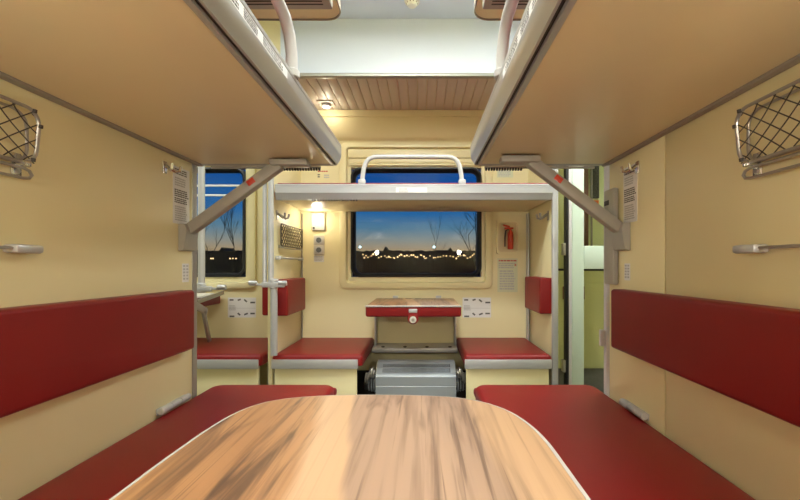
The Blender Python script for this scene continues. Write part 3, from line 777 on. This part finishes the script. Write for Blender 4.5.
# ------------------------------------------------------------------ outside at dusk
struct('ground', MB().box(-160, 160, 4.5, 200, -1.35, -1.25, M['snow']))
em = MB(); R = random.Random(3)
top = []
x = -150
while x <= 150: top.append((x, 2.7+R.uniform(0, .35)+(.9 if R.random() < .06 else 0))); x += .55
top = [(x, z+1.75) for x, z in top]
em.loft([[(x, 92, -1.3) for x, z in top], [(x, 92, z) for x, z in top], [(x, 98, z) for x, z in top], [(x, 98, -1.3) for x, z in top]], M['hedge'], closed=True, cap=False, open_loop=True)
struct('treeline', em)
def street_lamp(px, D, z, cool=False, r=.2):
    x = (px-422)*D/F
    t = thing('street_lamp', ('tall cool-white street lamp beyond the window' if cool else 'distant warm street lamp along the dark horizon'), 'street lamp', (x, D, -1.25), 'cool street lamps' if cool else 'distant warm street lamps')
    MB().tube([(x, D, -1.25), (x, D, z)], .05, M['bark'], 6).build('pole', t)
    bm = MB(); bm.loft([[(x+r*math.sin(a)*math.cos(2*PI*j/8), D+r*math.sin(a)*math.sin(2*PI*j/8), z+r*math.cos(a)) for j in range(8)] for a in (.05, .8, 1.57, 2.35, 3.09)], M['lampc'] if cool else M['lampw']); bm.build('lamp_head', t)
R = random.Random(11)
for px in [363, 364.5, 368, 373.5, 381, 386.5, 393, 397.5, 399, 402.5, 406, 409.5, 416, 422, 425.5, 433, 438.5, 461, 468, 472, 366, 371, 377, 379, 384, 388, 391, 395, 401, 404, 408, 411, 414, 418, 420, 424, 427, 430, 436, 441, 444, 447, 450, 453, 456, 459, 463, 466, 470, 474]:
    street_lamp(px+R.uniform(-.8, .8), R.uniform(78, 88), ZC+R.uniform(8.0, 12.0)*82/F, r=R.choice((.10, .13, .18)))
for px in (196, 211, 213, 230, 233, 236): street_lamp(px, 84, ZC+7.5*84/F, r=.16)
for px in (360, 434): street_lamp(px, 70, ZC+19*70/F, True, .2)
def tree(label, px, D, h, seed, spread=.5, lev=4, th=.008):
    R = random.Random(seed); x = (px-422)*D/F; mb = MB()
    def grow(p, d, L, r, lev):
        pts = [p]; q = p; dd = d.copy()
        for k in range(4):
            dd = (dd+Vector((R.uniform(-1, 1), R.uniform(-1, 1), R.uniform(-.2, .8)))*.12).normalized(); q = q+dd*L/4; pts.append(q)
        mb.tube(pts, [r*(1-.5*k/4) for k in range(5)], M['bark'], 5)
        if lev > 0:
            for k in range(R.randint(3, 4)):
                i = R.randint(1, 4); a = Vector((R.uniform(-1, 1), R.uniform(-.6, .6), R.uniform(.1, 1)))
                grow(pts[i], (dd*(1-spread)+a.normalized()*spread).normalized(), L*R.uniform(.45, .7), r*.5, lev-1)
    grow(Vector((x, D, -1.25)), Vector((0, 0, 1)), h*.55, h*th, lev)
    tag(mb.build('bare_tree'), label, 'tree', 'bare trees')
tree('spreading bare tree at the right edge of the window view', 474, 22, 7.0, 5, .62)
tree('thin bare tree in the middle of the window view', 435, 60, 10.0, 8, .25, 3, .005)
tree('bare tree seen in the far-left window near its grey post', 212, 24, 6.2, 12, .4)
tree('bare tree seen in the far-left window at its right edge', 233, 26, 6.6, 17, .4)
# dusk sky
w = bpy.data.worlds.new('World'); S.world = w; w.use_nodes = True; nt = w.node_tree; N = nt.nodes; L = nt.links
tc = N.new('ShaderNodeTexCoord'); sp = N.new('ShaderNodeSeparateXYZ'); L.new(tc.outputs['Generated'], sp.inputs[0])
mr = N.new('ShaderNodeMapRange'); mr.inputs[1].default_value = 0; mr.inputs[2].default_value = .36; L.new(sp.outputs['Z'], mr.inputs[0])
cr = N.new('ShaderNodeValToRGB'); e = cr.color_ramp.elements
stops = [(0., (.36, .22, .11)), (.11, (.40, .28, .16)), (.18, (.26, .27, .24)), (.26, (.10, .21, .29)), (.37, (.02, .135, .34)), (.58, (.006, .08, .30)), (1., (.003, .04, .17))]
while len(e) < len(stops): e.new(.5)
for i, (q, c) in enumerate(stops): e[i].position = q; e[i].color = (*c, 1)
L.new(mr.outputs[0], cr.inputs[0]); L.new(cr.outputs[0], N['Background'].inputs[0]); N['Background'].inputs[1].default_value = 1.0

# ------------------------------------------------------------------ camera
cam = bpy.data.cameras.new('Camera'); cam.sensor_width = 36; cam.lens = F/800*36; cam.shift_x = -22/800; cam.shift_y = 16/800; cam.clip_start = .02; cam.clip_end = 500
co = bpy.data.objects.new('Camera', cam); COL.objects.link(co); co.location = (0, 0, ZC); co.rotation_euler = (PI/2, 0, 0)
S.camera = co
vs = S.view_settings; vs.view_transform = 'Standard'; vs.look = 'None'; vs.gamma = 1; vs.use_curve_mapping = False; vs.exposure = 0.0
S.cycles.max_bounces = 10; S.cycles.diffuse_bounces = 6
